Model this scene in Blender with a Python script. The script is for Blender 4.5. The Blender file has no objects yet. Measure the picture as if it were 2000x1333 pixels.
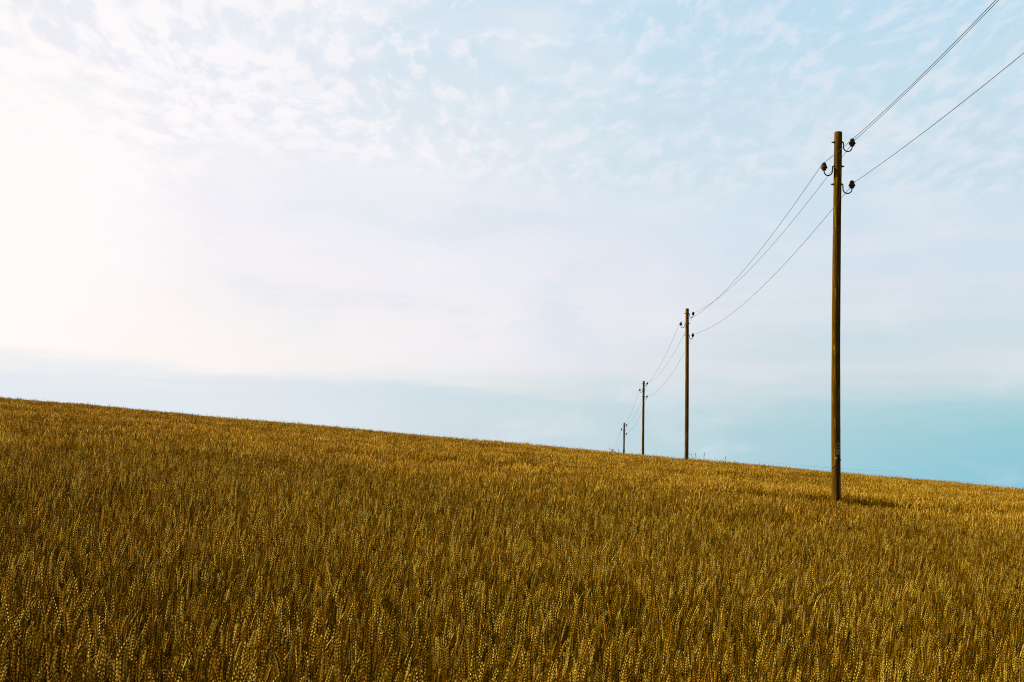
import bpy, bmesh, math, random
import numpy as np
from mathutils import Vector, Matrix, Euler
R = math.radians
random.seed(7); rng = np.random.default_rng(11)
C = bpy.context.scene.collection
scene = bpy.context.scene

# ------------------------------------------------------------------ camera
F = 2778.0                    # focal length in photo pixels (50 mm on 36 mm)
HZ = 965.0                    # photo row of the level horizon
cam_d = bpy.data.cameras.new('camera'); cam = bpy.data.objects.new('camera', cam_d); C.objects.link(cam)
cam.location = (0, 0, 0); cam.rotation_euler = (R(90), 0, 0)
cam_d.lens = 50; cam_d.sensor_width = 36; cam_d.shift_y = (HZ - 666.5) / 2000.0
cam_d.clip_start = 0.1; cam_d.clip_end = 30000
cam_d.dof.use_dof = True; cam_d.dof.focus_distance = 24; cam_d.dof.aperture_fstop = 14
scene.camera = cam
scene.view_settings.view_transform = 'Standard'
try: scene.view_settings.look = 'None'
except Exception: pass
scene.view_settings.exposure = 0.2; scene.view_settings.gamma = 1.0
try:
    scene.cycles.filter_width = 1.1
    scene.cycles.use_denoising = False      # keeps the fine texture of the ears
except Exception: pass
scene.render.resolution_x = 1024; scene.render.resolution_y = 682

# ------------------------------------------------------------------ sun
SUN_AZ, SUN_EL = -82.0, 30.0    # azimuth from the view direction (left is minus), elevation
sd = Vector((math.sin(R(SUN_AZ)) * math.cos(R(SUN_EL)), math.cos(R(SUN_AZ)) * math.cos(R(SUN_EL)), math.sin(R(SUN_EL))))
sun_d = bpy.data.lights.new('sun', 'SUN'); sun_d.energy = 5.0; sun_d.angle = R(0.6); sun_d.color = (1.0, 0.87, 0.62)
sun = bpy.data.objects.new('sun', sun_d); C.objects.link(sun)
sun.rotation_euler = (-sd).to_track_quat('-Z', 'Y').to_euler(); sun.location = (-20, 0, 30)

# ------------------------------------------------------------------ world: sky with thin cloud
world = bpy.data.worlds.new('World'); scene.world = world; world.use_nodes = True
nt = world.node_tree; N = nt.nodes; L = nt.links; N.clear()
def put(node, i, v):
    s = node.inputs[i]
    if isinstance(v, bpy.types.NodeSocket): nt.links.new(v, s)
    elif v is not None:
        if s.type == 'RGBA' and isinstance(v, (tuple, list)) and len(v) == 3: v = (*v, 1)
        s.default_value = v
def M(op, a, b=None, c=None, clamp=False):
    n = nt.nodes.new('ShaderNodeMath'); n.operation = op; n.use_clamp = clamp
    put(n, 0, a); put(n, 1, b) if b is not None else None; put(n, 2, c) if c is not None else None
    return n.outputs[0]
def SS(v, lo, hi, a=0.0, b=1.0):
    n = nt.nodes.new('ShaderNodeMapRange'); n.interpolation_type = 'SMOOTHSTEP'; n.clamp = True
    put(n, 0, v); put(n, 1, lo); put(n, 2, hi); put(n, 3, a); put(n, 4, b); return n.outputs[0]
def MIX(f, a, b, blend='MIX'):
    n = nt.nodes.new('ShaderNodeMix'); n.data_type = 'RGBA'; n.blend_type = blend; n.clamp_factor = True
    put(n, 0, f); put(n, 6, a); put(n, 7, b); return n.outputs[2]
def COMB(x, y, z):
    n = nt.nodes.new('ShaderNodeCombineXYZ'); put(n, 0, x); put(n, 1, y); put(n, 2, z); return n.outputs[0]
def NOISE(vec, scale, detail=4, rough=0.5, dist=0.0):
    n = nt.nodes.new('ShaderNodeTexNoise'); put(n, 'Vector', vec); put(n, 'Scale', scale); put(n, 'Detail', detail)
    put(n, 'Roughness', rough); put(n, 'Distortion', dist); return n.outputs['Fac']
def RAMP(f, stops):
    n = nt.nodes.new('ShaderNodeValToRGB'); e = n.color_ramp.elements
    put(n, 0, f)
    while len(e) < len(stops): e.new(0.5)
    for el, (p, c) in zip(e, stops): el.position = p; el.color = (*c, 1)
    return n.outputs[0]
def lin(r, g, b):
    f = lambda c: (c / 255 / 12.92) if c / 255 <= 0.04045 else ((c / 255 + 0.055) / 1.055) ** 2.4
    return (f(r), f(g), f(b))

sky = N.new('ShaderNodeTexSky'); sky.sky_type = 'NISHITA'; sky.sun_disc = False
sky.sun_elevation = R(SUN_EL); sky.sun_rotation = R(SUN_AZ); sky.air_density = 1.0; sky.dust_density = 1.5
tc = N.new('ShaderNodeTexCoord'); sep = N.new('ShaderNodeSeparateXYZ'); L.new(tc.outputs['Generated'], sep.inputs[0])
X, Y, Z = sep.outputs
el = M('MULTIPLY', M('ARCSINE', Z), 57.2958)                       # elevation in degrees
az = M('MULTIPLY', M('ARCTAN2', X, Y), 57.2958)                    # azimuth in degrees, 0 = north (the view)
zc = M('ADD', M('MAXIMUM', Z, 0.0), 0.02)
# cloud-deck coordinates (a flat layer seen in perspective)
pc = COMB(M('DIVIDE', X, zc), M('DIVIDE', Y, zc), 0.0)
def ROT(vec, deg, sc):
    n = nt.nodes.new('ShaderNodeMapping'); n.vector_type = 'POINT'; put(n, 0, vec)
    n.inputs['Rotation'].default_value = (0, 0, R(deg)); n.inputs['Scale'].default_value = sc; return n.outputs[0]
# clear sky between the clouds, right-hand side of the view: by elevation
tilt = SS(az, -22.0, 6.0, 1.55, 0.0)                                # the low bank's top edge slopes down to the right
wv = M('MULTIPLY', M('SUBTRACT', NOISE(COMB(M('MULTIPLY', az, 0.09), M('MULTIPLY', el, 0.5), 0.0), 1.5, 4, 0.6), 0.5), 1.5)
elt = M('ADD', M('SUBTRACT', el, M('MULTIPLY', tilt, SS(el, 8.0, 14.0, 1.0, 0.0))), wv)
e01 = M('DIVIDE', M('ADD', elt, 1.0), 26.0, clamp=True)
def ep(d): return (d + 1.0) / 26.0
clear = RAMP(e01, [(ep(-1), lin(130, 190, 208)), (ep(0.6), lin(138, 199, 216)), (ep(2.3), lin(150, 203, 214)),
                   (ep(3.3), lin(172, 210, 218)), (ep(4.0), lin(198, 217, 224)), (ep(5.0), lin(206, 220, 226)), (ep(9), lin(210, 225, 237)),
                   (ep(14), lin(205, 226, 237)), (ep(20), lin(182, 218, 240)), (ep(25), lin(130, 180, 225))])
# glow of the veiled sun side: bright on the left of the view
wob = M('MULTIPLY', M('SUBTRACT', NOISE(ROT(tc.outputs['Generated'], 0, (1, 1, 2.2)), 5.0, 3, 0.55), 0.5), 16.0)
da = M('ADD', M('ADD', az, 21.0), wob)
glow = SS(da, 3.0, 36.0, 1.0, 0.0)
side = M('MULTIPLY', SS(az, -125.0, -60.0, 0.0, 1.0), SS(el, 20.0, 50.0, 1.0, 0.0))
glow = M('MULTIPLY', glow, side)
left_col = RAMP(e01, [(ep(-1), lin(218, 230, 238)), (ep(2), lin(226, 233, 239)), (ep(3.7), lin(230, 234, 240)),
                      (ep(4.1), lin(253, 246, 242)), (ep(6.5), lin(249, 243, 243)), (ep(8.5), lin(244, 241, 247)), (ep(12), lin(243, 241, 247)), (ep(16), lin(238, 239, 245)), (ep(25), lin(222, 232, 244))])
grey = M('MULTIPLY', SS(az, 24.0, -4.0), M('MULTIPLY', SS(el, 4.5, 3.0), 0.85))
clear = MIX(grey, clear, lin(200, 216, 222))
clear = MIX(M('MULTIPLY', SS(az, 12.0, -4.0), M('MULTIPLY', SS(el, 4.2, 6.0), SS(el, 14.0, 8.0))), clear, lin(230, 232, 244))
col = MIX(glow, clear, left_col)
# low smooth cloud bank: soft top edge near 5 degrees, streaks above it
st = NOISE(COMB(M('MULTIPLY', az, 0.05), M('MULTIPLY', el, 0.9), 3.1), 1.6, 4, 0.55)
st2 = NOISE(COMB(M('MULTIPLY', az, 0.035), M('ADD', M('MULTIPLY', el, 0.75), M('MULTIPLY', az, 0.02)), 9.0), 1.3, 5, 0.55)
veil = M('MULTIPLY', SS(st2, 0.42, 0.66), M('MULTIPLY', SS(el, 3.4, 5.2), SS(el, 8.5, 15.0, 1.0, 0.0)))
col = MIX(M('MULTIPLY', veil, 0.42), col, MIX(glow, lin(226, 228, 236), lin(255, 248, 244)))
strk = M('MULTIPLY', SS(st, 0.52, 0.68), M('MULTIPLY', SS(el, 3.4, 4.4), SS(el, 4.6, 5.8, 1.0, 0.0)))
col = MIX(M('MULTIPLY', strk, 0.35), col, lin(214, 226, 232))
# altocumulus: small clumps in the upper sky
q = ROT(pc, 24, (1.0, 0.36, 1.0))
warp = nt.nodes.new('ShaderNodeTexNoise'); put(warp, 'Vector', q); put(warp, 'Scale', 2.2); put(warp, 'Detail', 3)
va = nt.nodes.new('ShaderNodeVectorMath'); va.operation = 'MULTIPLY_ADD'; put(va, 0, warp.outputs['Color']); va.inputs[1].default_value = (0.22, 0.22, 0); put(va, 2, q)
qw = va.outputs[0]
n1 = NOISE(qw, 16.0, 4, 0.55, 0.0)
n2 = NOISE(ROT(pc, 30, (1.0, 0.32, 1.0)), 0.85, 3, 0.5, 0.3)
n3 = NOISE(qw, 24.0, 4, 0.6, 0.0)
dens = M('ADD', M('ADD', M('MULTIPLY', n1, 0.66), M('MULTIPLY', n2, 0.42)), M('MULTIPLY', n3, 0.30))
edge = M('ADD', M('ADD', M('MULTIPLY', az, -0.05), 12.0), M('MULTIPLY', M('SUBTRACT', n2, 0.5), 5.0))
zone = SS(M('SUBTRACT', el, edge), -0.6, 1.2)
puff = M('MULTIPLY', SS(dens, 0.66, 0.80), zone)
rightness = SS(az, -8.0, 8.0)
pcol = MIX(glow, lin(226, 232, 242), lin(254, 250, 252))
gap = M('MULTIPLY', SS(dens, 0.70, 0.58), zone)
col = MIX(M('MULTIPLY', gap, 0.38), col, MIX(glow, lin(190, 217, 229), lin(233, 236, 243)))
col = MIX(M('MULTIPLY', puff, M('ADD', 0.95, M('MULTIPLY', rightness, -0.35))), col, pcol)
# broad soft mottling of the veil below the clumps
mot = NOISE(COMB(M('MULTIPLY', az, 0.10), M('MULTIPLY', el, 0.26), 5.0), 1.5, 5, 0.55, 0.3)
col = MIX(M('MULTIPLY', SS(mot, 0.5, 0.68), 0.35), col, MIX(glow, lin(233, 234, 242), lin(252, 249, 248)))
col = MIX(M('MULTIPLY', SS(mot, 0.48, 0.32), M('MULTIPLY', 0.45, SS(el, 4.5, 7.0))), col, MIX(glow, lin(196, 219, 234), lin(233, 237, 240)))
# hot core of the glow
hd = M('ADD', M('POWER', M('DIVIDE', M('ADD', az, 22.5), 8.0), 2.0), M('POWER', M('DIVIDE', M('SUBTRACT', el, 10.2), 6.4), 2.0))
hd = M('ADD', hd, M('MULTIPLY', M('SUBTRACT', dens, 0.68), M('MULTIPLY', SS(el, 10.0, 13.0), -3.5)))
hot = M('MULTIPLY', SS(M('ADD', hd, M('MULTIPLY', wob, 0.08)), 0.3, 1.8, 1.0, 0.0), SS(elt, 3.7, 4.3))
col = MIX(M('MULTIPLY', hot, 0.95), col, (1.0, 0.957, 0.955))
bg = N.new('ShaderNodeBackground'); bg2 = N.new('ShaderNodeBackground'); out = N.new('ShaderNodeOutputWorld'); mx = N.new('ShaderNodeMixShader')
L.new(sky.outputs[0], bg.inputs[0]); bg.inputs[1].default_value = 0.07
L.new(col, bg2.inputs[0]); bg2.inputs[1].default_value = 0.875
# the bright veil fills the view's side of the sky and thins out overhead and behind
fac = M('MULTIPLY', SS(M('ABSOLUTE', az), 55.0, 110.0, 1.0, 0.15), SS(el, 22.0, 50.0, 1.0, 0.10))
L.new(fac, mx.inputs[0]); L.new(bg.outputs[0], mx.inputs[1]); L.new(bg2.outputs[0], mx.inputs[2]); L.new(mx.outputs[0], out.inputs[0])

# ------------------------------------------------------------------ helpers
def tag(o, label=None, cat=None, group=None, kind=None):
    if label: o['label'] = label
    if cat: o['category'] = cat
    if group: o['group'] = group
    if kind: o['kind'] = kind
    return o
def mesh_obj(name, verts, faces, mat, parent=None, smooth=False, link=True):
    me = bpy.data.meshes.new(name); me.from_pydata([tuple(v) for v in verts], [], faces); me.update()
    if smooth: me.polygons.foreach_set('use_smooth', [True] * len(me.polygons))
    me.materials.append(mat)
    o = bpy.data.objects.new(name, me)
    if link: C.objects.link(o)
    if parent: o.parent = parent
    return o
def empty(name, loc):
    o = bpy.data.objects.new(name, None); C.objects.link(o); o.location = loc; o.empty_display_size = 0.3; return o
class MB:
    def __init__(s): s.v = []; s.f = []
    def tube(s, pts, rad, n=8, cap=True):
        pts = [Vector(p) for p in pts]; base = len(s.v)
        if not hasattr(rad, '__len__'): rad = [rad] * len(pts)
        t0 = (pts[1] - pts[0]).normalized(); u = t0.orthogonal().normalized()
        for i, p in enumerate(pts):
            t = (pts[min(i + 1, len(pts) - 1)] - pts[max(i - 1, 0)]).normalized()
            u = (u - t * u.dot(t)).normalized(); w = t.cross(u)
            for k in range(n):
                a = 2 * math.pi * k / n
                s.v.append(p + (u * math.cos(a) + w * math.sin(a)) * rad[i])
        for i in range(len(pts) - 1):
            for k in range(n):
                a, b = base + i * n + k, base + i * n + (k + 1) % n
                s.f.append((a, b, b + n, a + n))
        if cap:
            s.f.append(tuple(base + k for k in range(n))[::-1]); s.f.append(tuple(base + (len(pts) - 1) * n + k for k in range(n)))
    def lathe(s, prof, c, axis=None, n=14):
        c = Vector(c); axis = Vector(axis or (0, 0, 1)).normalized()
        s.tube([c + axis * (z + i * 1e-5) for i, (r, z) in enumerate(prof)], [r for r, z in prof], n)
    def box(s, c, d, rz=0):
        b = len(s.v); m = Matrix.Rotation(rz, 3, 'Z'); c = Vector(c)
        for i in (-1, 1):
            for j in (-1, 1):
                for k in (-1, 1): s.v.append(c + m @ Vector((i * d[0] / 2, j * d[1] / 2, k * d[2] / 2)))
        for q in ((0, 1, 3, 2), (4, 6, 7, 5), (0, 4, 5, 1), (2, 3, 7, 6), (0, 2, 6, 4), (1, 5, 7, 3)): s.f.append(tuple(b + x for x in q))
    def build(s, name, mat, parent=None, smooth=True): return mesh_obj(name, s.v, s.f, mat, parent, smooth)

def material(name):
    global nt
    m = bpy.data.materials.new(name); m.use_nodes = True; nt = m.node_tree; nt.nodes.clear(); return m
def finish(shader):
    o = nt.nodes.new('ShaderNodeOutputMaterial'); nt.links.new(shader, o.inputs[0])
def principled(base, rough=0.7, metal=0.0, normal=None, spec=0.4):
    p = nt.nodes.new('ShaderNodeBsdfPrincipled'); put(p, 'Base Color', base); put(p, 'Roughness', rough); put(p, 'Metallic', metal)
    put(p, 'Specular IOR Level', spec)
    if normal is not None: put(p, 'Normal', normal)
    return p.outputs[0]
def texobj():
    n = nt.nodes.new('ShaderNodeTexCoord'); return n.outputs['Object']
def bump(h, dist, strength=1.0):
    n = nt.nodes.new('ShaderNodeBump'); put(n, 'Height', h); put(n, 'Distance', dist); put(n, 'Strength', strength); return n.outputs[0]

# tarred, weathered timber
m_wood = material('weathered_timber')
c = texobj()
g = NOISE(ROT(c, 0, (60, 60, 1.2)), 1.0, 6, 0.65); g2 = NOISE(ROT(c, 0, (9, 9, 1.6)), 1.0, 4, 0.6); g3 = NOISE(ROT(c, 0, (30, 30, 2.2)), 1.0, 5, 0.7)
base = MIX(SS(g, 0.35, 0.65), (0.090, 0.037, 0.0004), (0.180, 0.082, 0.002))
base = MIX(SS(g2, 0.5, 0.7), base, (0.085, 0.052, 0.002))
base = MIX(M('MULTIPLY', SS(g3, 0.56, 0.62), 0.75), base, (0.40, 0.25, 0.025))
crack = SS(NOISE(ROT(c, 0, (95, 95, 0.7)), 1.0, 2, 0.5), 0.62, 0.70)
crack2 = SS(NOISE(ROT(c, 0, (34, 34, 0.5)), 1.0, 3, 0.6), 0.60, 0.66)
base = MIX(M('MAXIMUM', crack, crack2), base, (0.022, 0.011, 0.001))
knot = SS(NOISE(ROT(c, 0, (11, 11, 6)), 1.0, 2, 0.5), 0.70, 0.76)
base = MIX(knot, base, (0.03, 0.014, 0.001))
finish(principled(base, 0.9, normal=bump(M('SUBTRACT', g, M('MULTIPLY', crack, 0.8)), 0.006), spec=0.06))
m_iron = material('rusty_iron')
c = texobj(); g = NOISE(c, 90, 4, 0.6)
finish(principled(MIX(SS(g, 0.4, 0.65), (0.028, 0.015, 0.003), (0.07, 0.032, 0.005)), 0.85, 0.0, spec=0.15))
m_porc = material('brown_glazed_porcelain')
c = texobj(); g = NOISE(c, 40, 3, 0.5)
finish(principled(MIX(g, (0.065, 0.024, 0.001), (0.11, 0.042, 0.002)), 0.6, spec=0.15))
m_wire = material('oxidised_copper_wire')
finish(principled((0.045, 0.05, 0.045), 0.6, 0.4))
m_plate = material('worn_enamel_plate')
c = texobj(); g = NOISE(c, 120, 4, 0.6)
finish(principled(MIX(SS(g, 0.4, 0.6), (0.22, 0.12, 0.02), (0.36, 0.21, 0.05)), 0.6))
m_bolt = material('pale_zinc')
finish(principled((0.42, 0.36, 0.2), 0.45, 0.6))
m_soil = material('dry_soil')
c = texobj()
finish(principled(MIX(NOISE(c, 3.0, 6, 0.6), (0.035, 0.018, 0.004), (0.085, 0.045, 0.010)), 0.95, normal=bump(NOISE(c, 14, 5, 0.6), 0.03), spec=0.1))

def crop_material(name, dark, mid, pale, transl, rough=0.55, spec=0.3):
    m = material(name)
    oi = nt.nodes.new('ShaderNodeObjectInfo'); at = nt.nodes.new('ShaderNodeAttribute'); at.attribute_name = 'tone'
    # each stalk its own ripeness, with glints painted in as the palest tone; broad patches of riper and greener crop
    patch = NOISE(oi.outputs['Location'], 0.16, 3, 0.6)
    v = M('ADD', M('MULTIPLY', at.outputs['Fac'], 0.88), M('MULTIPLY', oi.outputs['Random'], 0.16))
    v = M('ADD', v, M('MULTIPLY', M('SUBTRACT', patch, 0.5), 0.7), clamp=True)
    col = RAMP(v, [(0.0, dark), (0.48, mid), (0.82, pale)])
    # some plants are ripe orange-brown, some still a greenish yellow
    ah = nt.nodes.new('ShaderNodeAttribute'); ah.attribute_name = 'hue'
    hue = M('FRACT', M('ADD', ah.outputs['Fac'], M('MULTIPLY', oi.outputs['Random'], 0.3))); gpatch = NOISE(oi.outputs['Location'], 0.11, 2, 0.5)
    col = MIX(M('MULTIPLY', SS(M('ADD', hue, M('MULTIPLY', M('SUBTRACT', gpatch, 0.5), 1.6)), 0.35, 0.9), 0.6), col, MIX(1.0, col, (0.93, 1.02, 0.9), 'MULTIPLY'))
    ob = principled(col, rough, spec=spec)
    tr = nt.nodes.new('ShaderNodeBsdfTranslucent'); put(tr, 0, MIX(0.3, col, mid))
    mx = nt.nodes.new('ShaderNodeMixShader'); mx.inputs[0].default_value = transl
    nt.links.new(ob, mx.inputs[1]); nt.links.new(tr.outputs[0], mx.inputs[2]); finish(mx.outputs[0]); return m
m_ear = crop_material('ripe_ear', (0.15, 0.068, 0.0), (0.62, 0.292, 0.001), (1.0, 0.74, 0.11), 0.24, 0.5, 0.05)
m_stem = crop_material('dry_stem', (0.066, 0.041, 0.0), (0.120, 0.064, 0.0), (0.34, 0.190, 0.001), 0.08, 0.8, 0.0)
m_weed = material('green_weed'); finish(principled((0.03, 0.04, 0.008), 0.8))

# ------------------------------------------------------------------ terrain
CAMH = 0.95            # eye above the ear tops
WH = 0.84              # height of the crop
AX, BY = -0.0900, (HZ - 817.5) / F
def top(x, y):         # surface of the ear tops
    x = np.asarray(x, float); y = np.asarray(y, float)
    w = 4.0; u = (y - 68.0) / w
    cdrop = 0.081 * w * np.logaddexp(0, u)
    fade = 1 / (1 + np.exp(-(y - 260.0) / 40.0))          # beyond the hill the land levels out
    sx = 260.0 * np.tanh(x / 260.0)
    z = -CAMH + AX * sx + (BY * y - cdrop) * (1 - fade) + fade * (-9.0)
    und = 0.055 * 0.75 * np.sin(y * 0.62 + x * 0.11 + 0.8 * np.sin(x * 0.21)) + 0.035 * np.sin(y * 1.31 - x * 0.33 + 2.0) + 0.03 * np.sin(x * 0.7 + y * 0.23)
    return z + und * (1 / (1 + np.exp(-(y - 7.0) / 2.0))) * (1 / (1 + np.exp((y - 62.0) / 6.0)))
def ground(x, y): return top(x, y) - WH
def grid_axis(lim, fine, step):
    a = list(np.arange(-fine, fine + 1e-6, step)); s = step; v = fine
    while v < lim: s *= 1.35; v += s; a.append(v); a.insert(0, -v)
    return np.array(a)
gx = grid_axis(9000, 60, 1.0); gy = grid_axis(9000, 60, 1.0) + 60.0
GX, GY = np.meshgrid(gx, gy); GZ = ground(GX, GY)
vs = np.stack([GX, GY, GZ], -1).reshape(-1, 3); nx = len(gx)
fs = [(j * nx + i, j * nx + i + 1, (j + 1) * nx + i + 1, (j + 1) * nx + i) for j in range(len(gy) - 1) for i in range(nx - 1)]
o = mesh_obj('ground', vs, fs, m_soil, smooth=True); tag(o, 'brown sloping soil under the wheat field', 'ground', kind='structure')

# ------------------------------------------------------------------ wheat plants (templates, then scattered)
tmpl = bpy.data.collections.new('wheat_templates_near'); tmpl2 = bpy.data.collections.new('wheat_templates_far')
class Plant:
    def __init__(s): s.v = []; s.f = []; s.mi = []; s.t = []; s.h = []; s.cur = 0.0
    def add(s, v, f, mi, tone):
        b = len(s.v); s.v += v; s.t += [tone] * len(v); s.h += [s.cur] * len(v)
        for q in f: s.f.append(tuple(b + i for i in q)); s.mi.append(mi)
    def tube(s, pts, rads, n, mi, tone):
        v = []; f = []; t0 = (pts[1] - pts[0]).normalized(); u = t0.orthogonal().normalized()
        for i, p in enumerate(pts):
            t = (pts[min(i + 1, len(pts) - 1)] - pts[max(i - 1, 0)]).normalized(); u = (u - t * u.dot(t)).normalized(); w = t.cross(u)
            for k in range(n):
                a = 2 * math.pi * k / n; v.append(p + (u * math.cos(a) + w * math.sin(a)) * rads[i])
        for i in range(len(pts) - 1):
            for k in range(n): f.append((i * n + k, i * n + (k + 1) % n, (i + 1) * n + (k + 1) % n, (i + 1) * n + k))
        s.add(v, f, mi, tone)
    def blade(s, pts, wid, side, mi, tone):
        v = []; f = []
        for i, p in enumerate(pts):
            w = wid * (1 - (i / (len(pts) - 1)) ** 1.6) + 0.0005
            v += [p - side * w / 2, p + Vector((0, 0, -w * 0.15)), p + side * w / 2]
        for i in range(len(pts) - 1):
            b = i * 3; f += [(b, b + 1, b + 4, b + 3), (b + 1, b + 2, b + 5, b + 4)]
        s.add(v, f, mi, tone)
    def stalk(s, x, y, h, rnd, detail):
        tone = rnd.random(); s.cur = rnd.random(); lean = abs(rnd.gauss(0.055, 0.05)); d = rnd.gauss(0.15, 0.9)   # the wind lays them to the right
        if rnd.random() < 0.12: d += math.pi
        dr = Vector((math.cos(d), math.sin(d), 0))
        nod = rnd.uniform(0.0, 0.26) + (rnd.random() < 0.06) * rnd.uniform(0.3, 0.9)
        el_ = rnd.uniform(0.068, 0.112); hs = h - el_
        # stem: gentle curve, then the ear continues and nods
        P = lambda t: Vector((x, y, 0)) + dr * (lean * hs * t * t) + Vector((0, 0, hs * t))
        ns = 5 if detail else 3
        pts = [P(i / (ns - 1)) for i in range(ns)]
        s.tube(pts, [0.0019] * (ns - 1) + [0.0014], 3, 1, tone * 0.8)
        a0 = math.atan(2 * lean); p = P(1.0); seg = 7 if detail else 4; path = [p.copy()]
        for i in range(seg):
            a = a0 + nod * (i + 1) / seg; p = p + (dr * math.sin(a) + Vector((0, 0, math.cos(a)))) * (el_ / seg); path.append(p.copy())
        bright = min(1, max(0, 1.05 * tone ** 1.9 + rnd.uniform(0.0, 0.2)))
        ph = rnd.uniform(0, math.pi); wdt = rnd.uniform(0.68, 1.0)
        if detail:
            s.tube(path, [0.0026 * wdt] * seg + [0.0008], 4, 1, bright * 0.6)
            for i in range(2 * seg):                      # two ranks of spikelets
                t = (i + 0.4) / (2 * seg); k = t * seg; i0 = min(int(k), seg - 1); c0 = path[i0].lerp(path[i0 + 1], k - i0)
                ax = (path[i0 + 1] - path[i0]).normalized(); u = ax.cross(Vector((math.cos(ph), math.sin(ph), 0.01))).normalized(); w = ax.cross(u)
                sg = 1 if i % 2 else -1; r = (0.0066 - 0.0030 * t) * wdt * (0.7 if i < 2 else 1) * rnd.uniform(0.85, 1.15); ln = 0.0080
                cen = c0 + u * sg * 0.0036; tip = cen + ax * ln + u * sg * r * 0.95
                bot = c0 - ax * ln * 0.25
                ring = [cen + u * sg * r * 0.75, cen + w * r * 1.15, cen - u * sg * r * 0.25, cen - w * r * 1.15]
                tb = min(1, max(0, bright + rnd.uniform(-0.14, 0.14)))
                s.add([bot] + ring + [tip], [(0, 2, 1), (0, 3, 2), (0, 4, 3), (0, 1, 4), (1, 2, 5), (2, 3, 5), (3, 4, 5), (4, 1, 5)], 0, tb)
                s.t[-6] = max(0, tb - 0.4); s.t[-1] = min(1, tb + 0.25); s.t[-3] = max(0, tb - 0.15)
        else:
            s.tube(path, [0.003 * wdt, 0.0052 * wdt, 0.0046 * wdt, 0.0038 * wdt, 0.001][:seg + 1], 4, 0, bright)
        # dry leaves
        for j in range(rnd.choice((1, 2, 2, 3)) if detail else rnd.choice((1, 1, 2))):
            t = rnd.uniform(0.35, 0.85); q0 = P(t); a = rnd.uniform(0, 2 * math.pi); ld = Vector((math.cos(a), math.sin(a), 0)); ll = rnd.uniform(0.10, 0.22)
            rise = rnd.uniform(0.2, 1.3); drp = rnd.uniform(0.8, 2.6); nn = 6 if detail else 4
            lp = [q0 + ld * (ll * k / (nn - 1)) * 0.75 + Vector((0, 0, ll * (rise * k / (nn - 1) - drp * (k / (nn - 1)) ** 2))) for k in range(nn)]
            s.blade(lp, rnd.uniform(0.006, 0.011), Vector((-ld.y, ld.x, 0)), 1, min(1, tone * 0.7 + rnd.uniform(0, 0.45)))
        if rnd.random() < 0.05:       # a bare straw, its glint put into the colour at full pale
            a = rnd.gauss(0.2, 0.7); q0 = P(0.8); ld = Vector((math.cos(a), math.sin(a), 0)); ll = rnd.uniform(0.10, 0.2)
            lp = [q0 + ld * ll * k / 4 * 0.6 + Vector((0, 0, ll * (1.4 * k / 4 - 0.5 * (k / 4) ** 2))) for k in range(5)]
            s.blade(lp, 0.004, Vector((-ld.y, ld.x, 0)), 0, 1.0)
    def obj(s, name, coll):
        me = bpy.data.meshes.new(name); me.from_pydata([tuple(v) for v in s.v], [], s.f); me.update()
        me.materials.append(m_ear); me.materials.append(m_stem); me.polygons.foreach_set('material_index', s.mi)
        a = me.attributes.new('tone', 'FLOAT', 'POINT'); a.data.foreach_set('value', s.t)
        a = me.attributes.new('hue', 'FLOAT', 'POINT'); a.data.foreach_set('value', s.h)
        o = bpy.data.objects.new(name, me); coll.objects.link(o); return o
rnd = random.Random(5)
for k in range(44):
    p = Plant(); p.stalk(0, 0, WH, rnd, True)
    if k % 4 == 0: p.stalk(rnd.uniform(-.05, .05), rnd.uniform(-.05, .05), WH - rnd.uniform(.04, .15), rnd, True)
    p.obj('wheat_stalk', tmpl)
for k in range(18):
    p = Plant()
    for j in range(30): p.stalk(rnd.uniform(-.16, .16), rnd.uniform(-.16, .16), WH + rnd.gauss(-0.02, .04), rnd, False)
    p.obj('wheat_clump', tmpl2)

P1 = (634 * 27.07 / F, 27.07)      # the near pole; crop is thin and low around each pole's foot
SPAN_D = 1.25 * 27.07
lineX = lambda y: 529 * 27.07 / F * 1.0 + 105 / F * y
pole_y = [27.07 + SPAN_D * k for k in range(5)]
pole_x = [634 * pole_y[0] / F, 340.5 * pole_y[1] / F, 256 * pole_y[2] / F, 218 * pole_y[3] / F, 194 * pole_y[4] / F]

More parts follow.
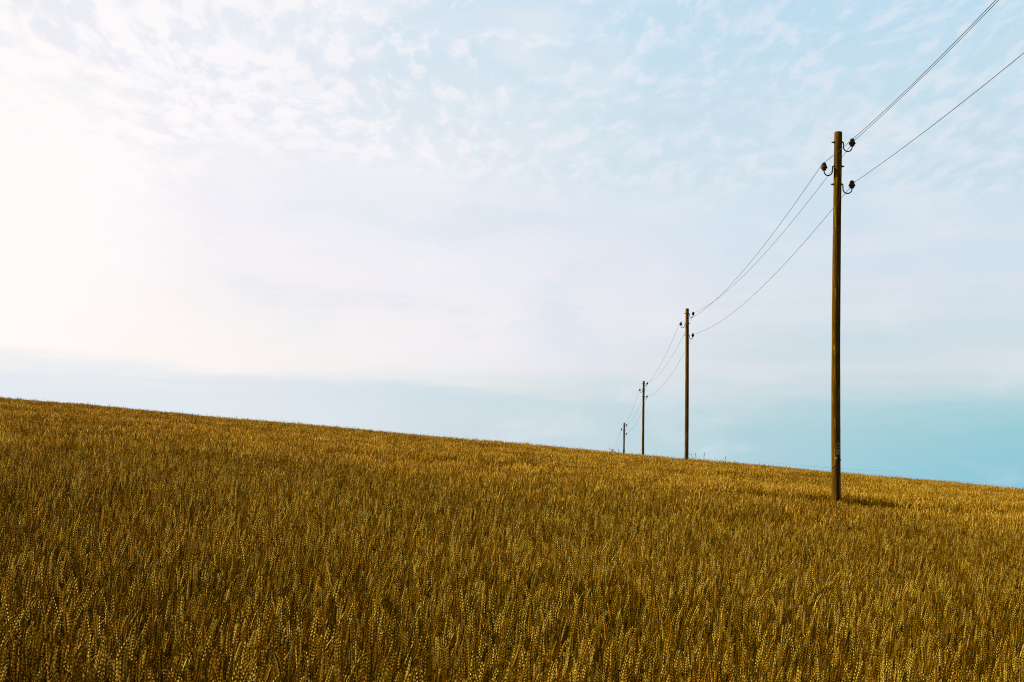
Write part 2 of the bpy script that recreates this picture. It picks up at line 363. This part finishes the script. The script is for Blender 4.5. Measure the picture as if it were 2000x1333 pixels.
def scatter(dens, y0, y1, margin, near):
    pts = []
    n = int(dens * (0.36 * (y1 ** 2 - y0 ** 2) + 2 * margin * (y1 - y0)))
    u = rng.random(n * 3); y = y0 + (y1 - y0) * u; x = (rng.random(n * 3) * 2 - 1) * (0.36 * y1 + margin)
    area = (y1 - y0) * 2 * (0.36 * y1 + margin); m = int(area * dens)
    y = y0 + (y1 - y0) * rng.random(m); x = (rng.random(m) * 2 - 1) * (0.36 * y1 + margin)
    k = np.abs(x) < 0.36 * y + margin; x, y = x[k], y[k]
    # near stalks give way to clumps gradually
    fr = np.clip((y - 16) / 11, 0, 1); q = rng.random(len(x)); keep = (q > fr) if near else (q < fr)
    for px, py in zip(pole_x, pole_y):
        d = ((x - px - 0.3) / 1.65) ** 2 + ((y - py - 1.3) / 1.75) ** 2; keep &= d > 0.8 + 0.5 * rng.random(len(x))
    # a narrow wheel track running off to the right from the near pole
    ty = pole_y[0] + 1.0 + 0.5 * (x - pole_x[0]) * 0.25
    tr = (np.abs(y - ty) < 1.4 - 0.34 * np.abs(x - pole_x[0])) & (x > pole_x[0] - 2.2) & (x < pole_x[0] + 3.2); keep &= ~(tr & (rng.random(len(x)) < 0.9))
    x, y = x[keep], y[keep]; n = len(x)
    z = ground(x, y)
    patch = np.sin(x * 1.7 + 2 * np.sin(y * 0.9)) * np.sin(y * 1.3 + 1.2 * np.sin(x * 1.1))
    h = 1 + 0.022 * patch + rng.normal(-0.03, 0.065 if near else 0.03, n) + (0.03 * (rng.random(n) < 0.25) if near else 0)
    h = np.clip(h, 0.72, 1.13)
    rot = np.zeros((n, 3)); rot[:, 2] = rng.normal(0, 0.5, n); rot[:, 0] = rng.normal(0, 0.05, n); rot[:, 1] = rng.normal(0.03, 0.06, n)
    return np.stack([x, y, z], 1), rot, h
def field_points(name, dens, y0, y1, margin, near):
    co, rot, h = scatter(dens, y0, y1, margin, near); n = len(co)
    me = bpy.data.meshes.new(name); me.vertices.add(n); me.vertices.foreach_set('co', co.astype(np.float32).ravel())
    a = me.attributes.new('rot', 'FLOAT_VECTOR', 'POINT'); a.data.foreach_set('vector', rot.astype(np.float32).ravel())
    s = np.stack([np.ones(n) * 1.0, np.ones(n), h], 1); a = me.attributes.new('scl', 'FLOAT_VECTOR', 'POINT'); a.data.foreach_set('vector', s.astype(np.float32).ravel())
    a = me.attributes.new('idx', 'INT', 'POINT'); a.data.foreach_set('value', rng.integers(0, 10 ** 6, n).astype(np.int32))
    return me, n
def scatter_object(name, sets):
    # one object: a carrier mesh whose points carry both near stalks and far clumps
    me = bpy.data.meshes.new(name); cos, rots, scls, idxs, kinds = [], [], [], [], []
    for (dens, y0, y1, margin, near) in sets:
        co, rot, h = scatter(dens, y0, y1, margin, near); n = len(co)
        cos.append(co); rots.append(rot); scls.append(np.stack([np.ones(n), np.ones(n), h], 1)); idxs.append(rng.integers(0, 10 ** 6, n)); kinds.append(np.full(n, 0 if near else 1))
    co = np.concatenate(cos); n = len(co); print('wheat instances', n)
    me.vertices.add(n); me.vertices.foreach_set('co', co.astype(np.float32).ravel())
    for nm, ty, arr, key in (('rot', 'FLOAT_VECTOR', np.concatenate(rots), 'vector'), ('scl', 'FLOAT_VECTOR', np.concatenate(scls), 'vector')):
        a = me.attributes.new(nm, ty, 'POINT'); a.data.foreach_set(key, arr.astype(np.float32).ravel())
    for nm, arr in (('idx', np.concatenate(idxs)), ('far', np.concatenate(kinds))):
        a = me.attributes.new(nm, 'INT', 'POINT'); a.data.foreach_set('value', arr.astype(np.int32))
    o = bpy.data.objects.new(name, me); C.objects.link(o)
    ng = bpy.data.node_groups.new('scatter_wheat', 'GeometryNodeTree')
    ng.interface.new_socket('Geometry', in_out='INPUT', socket_type='NodeSocketGeometry'); ng.interface.new_socket('Geometry', in_out='OUTPUT', socket_type='NodeSocketGeometry')
    gi = ng.nodes.new('NodeGroupInput'); go = ng.nodes.new('NodeGroupOutput'); jn = ng.nodes.new('GeometryNodeJoinGeometry')
    def attr(nm, ty):
        a = ng.nodes.new('GeometryNodeInputNamedAttribute'); a.data_type = ty; a.inputs[0].default_value = nm; return a.outputs[0]
    for far, coll in ((0, tmpl), (1, tmpl2)):
        ci = ng.nodes.new('GeometryNodeCollectionInfo'); ci.inputs['Collection'].default_value = coll; ci.inputs['Separate Children'].default_value = True; ci.inputs['Reset Children'].default_value = True
        ip = ng.nodes.new('GeometryNodeInstanceOnPoints'); ip.inputs['Pick Instance'].default_value = True
        cmp = ng.nodes.new('FunctionNodeCompare'); cmp.data_type = 'INT'; cmp.operation = 'EQUAL'
        ins = [s for s in cmp.inputs if s.type == 'INT']; ng.links.new(attr('far', 'INT'), ins[0]); ins[1].default_value = far
        ng.links.new(gi.outputs[0], ip.inputs['Points']); ng.links.new(cmp.outputs[0], ip.inputs['Selection']); ng.links.new(ci.outputs[0], ip.inputs['Instance'])
        ng.links.new(attr('idx', 'INT'), ip.inputs['Instance Index'])
        er = ng.nodes.new('FunctionNodeEulerToRotation'); ng.links.new(attr('rot', 'FLOAT_VECTOR'), er.inputs[0]); ng.links.new(er.outputs[0], ip.inputs['Rotation'])
        ng.links.new(attr('scl', 'FLOAT_VECTOR'), ip.inputs['Scale']); ng.links.new(ip.outputs[0], jn.inputs[0])
    ng.links.new(jn.outputs[0], go.inputs[0])
    md = o.modifiers.new('scatter', 'NODES'); md.node_group = ng
    return o
wheat = scatter_object('wheat_field', [(270, 2.6, 12, 1.6, True), (290, 12, 27, 2.0, True), (14.5, 16, 50, 3.0, False), (13.5, 50, 92, 5.0, False)])
tag(wheat, 'ripe golden brown wheat covering the whole slope', 'wheat', kind='stuff')

# ------------------------------------------------------------------ utility poles
def px2world(px, py, y): return Vector(((px - 1000) / F * y, y, (HZ - py) / F * y))
# photo rows / columns: pole top, then the insulators: right upper, left, right lower
poles_px = [
    dict(top=(1637.3, 258), foot=1634.0, rt=0.073, rb=0.090, ins=[(1664.5, 279), (1609.5, 326), (1664, 361)]),
    dict(top=(1342.2, 603), foot=1340.3, rt=0.072, rb=0.088, ins=[(1353.9, 613), (1329.8, 633), (1353.2, 655)]),
    dict(top=(1257.3, 744.5), foot=1255.3, rt=0.070, rb=0.088, ins=[(1264.2, 749.4), (1249.8, 762), (1263.6, 775.2)]),
    dict(top=(1219.2, 826), foot=1217.3, rt=0.070, rb=0.088, ins=[(1224, 830.5), (1213.8, 838.7), (1223.5, 847.5)]),
    dict(top=(1195.6, 877.5), foot=1194.0, rt=0.070, rb=0.088, ins=[(1199.5, 881), (1191.5, 888), (1199.3, 894)]),
]
def revolve(mb, prof, c, n=14): mb.lathe(prof, c, n=n)
labels = ['tall brown timber pole nearest the viewer, with small triangular plate near its foot',
          'second timber pole from the right, standing dark on the crest of the field',
          'third timber pole from the right, half the height of the one beside it',
          'short looking timber pole fourth from the right, foot behind the wheat crest',
          'farthest timber pole, only its tip showing above the wheat crest']
wire_pts = [[], [], []]
for k, pd in enumerate(poles_px):
    y = pole_y[k]; tp = px2world(*pd['top'], y); bx = (pd['foot'] - 1000) / F * y
    gz = float(ground(bx, y)); base = Vector((bx, y, gz)); root = empty('utility_pole', base)
    tag(root, labels[k], 'utility pole', group='wooden poles in a row across the wheat field')
    lt = tp - base
    # shaft: tapered round log, slightly bowed, chamfered roof-like top
    mb = MB(); rings = 26; bow = (0.028, -0.01, 0.012, 0.0, 0.0)[k]; pts = []; rad = []
    rr = random.Random(30 + k)
    for i in range(rings + 1):
        t = i / rings; pts.append(Vector((lt.x * t - bow * math.sin(math.pi * t), 0, -0.3 + (lt.z + 0.3 - 0.012) * t))); rad.append(pd['rb'] + (pd['rt'] - pd['rb']) * t + rr.uniform(-0.0012, 0.0012))
    pts.append(pts[-1] + Vector((0, 0, 0.012))); rad.append(pd['rt'] * 0.80)
    mb.tube(pts, rad, 20); sh = mb.build('shaft', m_wood, root)
    def axis_at(z):
        t = min(1, max(0, (z + 0.3) / (lt.z + 0.3))); return Vector((lt.x * t - bow * math.sin(math.pi * t), 0, z)), pd['rb'] + (pd['rt'] - pd['rb']) * t
    for i, (ix, iy) in enumerate(pd['ins']):
        c = px2world(ix, iy, y) - base; c.y = 0; c.z -= 0.006
        sgn = 1 if c.x > lt.x else -1; zt = c.z + 0.012
        ax, r = axis_at(zt); edge = ax + Vector((sgn * r, 0, 0))
        # hook: threaded rod right through the pole, then down and round up to the pin
        if k < 4:
            hb = MB(); hp = []; x0 = edge.x + sgn * 0.028; span = (c.x - x0) * sgn; bot = c.z - 0.072
            hp.append(edge + Vector((-sgn * (2 * r + 0.050), 0, 0))); hp.append(edge)
            hp.append(Vector((x0 - sgn * 0.006, 0, zt))); hp.append(Vector((x0, 0, zt - 0.012)))
            hp.append(Vector((x0, 0, c.z - 0.07)))
            for j in range(1, 12):
                a = math.pi * j / 12; hp.append(Vector((x0 + sgn * span * (1 - math.cos(a)) / 2, 0, c.z - 0.075 - math.sin(a) * 0.088)))
            hp.append(Vector((c.x, 0, c.z - 0.065))); hp.append(Vector((c.x, 0, c.z + 0.01)))
            hb.tube(hp, 0.0115, 8); hook = hb.build('hook', m_iron, root)
            n0 = edge + Vector((-sgn * (2 * r), 0, 0))
            nb = MB(); nb.lathe([(0.024, 0), (0.024, 0.006), (0.017, 0.0065), (0.017, 0.02)], n0 - Vector((sgn * 0.001, 0, 0)), (-sgn, 0, 0), 6); nb.build('nut', m_iron, hook, smooth=False)
            nb = MB(); nb.lathe([(0.022, 0), (0.022, 0.010), (0.014, 0.014)], edge, (sgn, 0, 0), 8); nb.build('collar', m_iron, hook, smooth=False)
            nb = MB(); nb.lathe([(0.004, 0), (0.019, 0.012), (0.003, 0.016)], n0 + Vector((-sgn * 0.032, 0, 0)), (-sgn, 0, 0), 6); nb.build('locknut', m_iron, hook, smooth=False)
        ib = MB()
        prof = [(0.030, -0.066), (0.045, -0.062), (0.048, -0.038), (0.044, -0.030), (0.042, -0.026), (0.069, -0.024), (0.071, -0.014),
                (0.063, 0.004), (0.055, 0.022), (0.047, 0.038), (0.041, 0.044), (0.039, 0.049), (0.043, 0.054), (0.042, 0.064), (0.034, 0.078), (0.016, 0.086)]
        ib.lathe([(r_ * 0.93, z_) for r_, z_ in prof], c, n=18); ib.build('insulator', m_porc, root)
        tie = MB(); rg = [Vector((c.x + 0.039 * math.cos(a), 0.039 * math.sin(a), c.z + 0.047)) for a in np.linspace(0, 2 * math.pi, 14)]
        tie.tube(rg, 0.0045, 6); tie.tube([Vector((c.x + sgn * 0.04, -0.10, c.z + 0.048)), Vector((c.x + sgn * 0.042, 0, c.z + 0.047)), Vector((c.x + sgn * 0.04, 0.10, c.z + 0.048))], 0.0045, 6)
        if k < 3: tie.build('wire_tie', m_wire, root)
        wire_pts[i].append(base + c + Vector((sgn * 0.042, 0, 0.047)))
    if k == 0:
        # triangular plate, rectangular plate and nail on the front of the shaft
        def front(px, py):
            p = px2world(px, py, y) - base; a, r = axis_at(p.z); dx = max(-r * 0.95, min(r * 0.95, p.x - a.x)); return Vector((p.x, -math.sqrt(max(r * r - dx * dx, 0)) - 0.004, p.z))
        def slab(name, poly, th, mat, par):
            v = [Vector(q) for q in poly]; w = [q + Vector((0, -th, 0)) for q in v]; n = len(v)
            return mesh_obj(name, v + w, [tuple(range(n)), tuple(range(2 * n - 1, n - 1, -1))] + [(i, i + n, (i + 1) % n + n, (i + 1) % n) for i in range(n)], mat, par)
        tri = [front(1630.5, 875.5), front(1639, 875.5), front(1634.7, 864)]; yy = min(q.y for q in tri)
        for q in tri: q.y = yy
        slab('triangle_plate', tri, 0.004, m_plate, root)
        ins_ = [sum(tri, Vector()) / 3 + (q - sum(tri, Vector()) / 3) * 0.55 + Vector((0, -0.0065, 0)) for q in tri]
        slab('triangle_mark', ins_, 0.001, m_iron, root)
        r4 = [front(1630.8, 889), front(1638.6, 889), front(1638.6, 878), front(1630.8, 878)]; yy = min(q.y for q in r4)
        for q in r4: q.y = yy
        slab('number_plate', r4, 0.004, m_plate, root)
        nb = MB(); nb.lathe([(0.017, -0.004), (0.017, 0.004), (0.010, 0.010)], front(1632, 896), (0, -1, 0), 10); nb.build('nail', m_bolt, root)
        # old strap wound diagonally under the plates
        sb = MB(); pp = []
        for a in np.linspace(math.pi * 1.02, math.pi * 1.98, 12):
            z0 = (px2world(1630, 908, y) - base).z + 0.10 * (a - math.pi * 1.5) / math.pi * 2 ; ax, r = axis_at(z0); pp.append(Vector((ax.x + (r + 0.001) * math.cos(a), (r + 0.001) * math.sin(a), z0)))
        sb.tube(pp, 0.006, 6); sb.build('strap', m_iron, root)

# pole behind the viewer, carrying the wires onward
p0y = 27.07 - SPAN_D
w0 = [Vector((lineX(p0y) + 0.30, p0y, 6.72)), Vector((lineX(p0y) - 0.22, p0y, 6.42)), Vector((lineX(p0y) + 0.30, p0y, 5.13))]
sags = [[0.60, 0.80, 0.50], [0.50, 0.56, 0.52], [0.56, 0.56, 0.56], [0.5, 0.5, 0.5]]
sags.append([0.5, 0.5, 0.5])
wl = ['thin dark wire on the upper right insulators of all the poles', 'thin dark wire on the left insulators of all the poles', 'lowest thin dark wire, on the lower right insulators of all the poles']
for i in range(3):
    nodes = [w0[i]] + wire_pts[i]; last = wire_pts[i][-1]
    nodes.append(last + Vector((105 / F * SPAN_D, SPAN_D, float(top(8, pole_y[4] + SPAN_D) - top(8, pole_y[4])))))
    pts = []
    for s_ in range(len(nodes) - 1):
        a, b = nodes[s_], nodes[s_ + 1]
        for j in range(24):
            t = j / 24; pts.append(a.lerp(b, t) - Vector((0, 0, 4 * sags[min(s_, 4)][i] * t * (1 - t))))
    pts.append(nodes[-1]); mb = MB(); mb.tube(pts, 0.0046, 6)
    o = mb.build('overhead_wire', m_wire); tag(o, wl[i], 'wire', group='wires strung along the row of poles')

# far, very thin pair of wires low over the crest
for i, (a, b) in enumerate((((1470, 900.5), (1760, 922)), ((1600, 917), (1780, 930)))):
    pa, pb = px2world(*a, 330), px2world(*b, 260)
    pts = [pa.lerp(pb, t) - Vector((0, 0, 4 * 0.25 * t * (1 - t))) for t in np.linspace(0, 1, 30)]
    mb = MB(); mb.tube(pts, [0.003 + 0.012 * math.sin(math.pi * min(1, max(0, j / 29))) for j in range(30)], 5)
    tag(mb.build('distant_wire', m_wire), ('faint upper distant wire low over the crest behind the nearest pole', 'faint lower distant wire just above the crest right of the nearest pole')[i], 'wire', group='faint wires beyond the crest')

# ------------------------------------------------------------------ weeds poking above the crest
wd = [(1346.5, 888, 'spindly weed right beside the foot of the second pole'), (1353, 889, 'small weed in the tuft just right of the second pole'), (1361, 888, 'upright dark weed midway in the tuft right of the second pole'),
      (1372, 886, 'tallest leaning weed right of the second pole'), (1417, 894, 'lone weed on the crest between the first and second poles'), (1188, 876, 'weed sprig on the crest left of the farthest pole tip'),
      (1205, 880, 'weed sprig on the crest right of the farthest pole tip'), (1212, 880, 'tiny weed on the crest just left of the fourth pole')]
for (wx, wy, lb) in wd:
    y = 70.0; tpz = px2world(wx, wy, y); gz = float(ground(tpz.x, y)); hgt = tpz.z - gz
    
    rr = random.Random(int(wx)); mb = MB(); ln = rr.uniform(-0.1, 0.2)
    sp = [Vector((ln * t * t, 0, hgt * t)) for t in np.linspace(0, 1, 6)]; mb.tube(sp, [0.007, 0.007, 0.006, 0.006, 0.005, 0.003], 5); lb_ = mb
    for j in range(7):
        t = rr.uniform(0.6, 0.98); q0 = Vector((ln * t * t, 0, hgt * t)); a = rr.uniform(0, 6.28)
        q1 = q0 + Vector((math.cos(a) * 0.05, math.sin(a) * 0.05, 0.04)); lb_.tube([q0, (q0 + q1) / 2 + Vector((0, 0, 0.01)), q1], [0.003, 0.010, 0.002], 5)
    for j in range(3):
        q = sp[-1] + Vector((rr.uniform(-.02, .02), rr.uniform(-.02, .02), rr.uniform(-.05, .01))); lb_.tube([q, q + Vector((0, 0, .03)), q + Vector((0, 0, .06))], [0.004, 0.011, 0.002], 6)
    wo = lb_.build('weed', m_weed); wo.location = (tpz.x, y, gz); tag(wo, lb, 'weed', group='weeds along the crest')
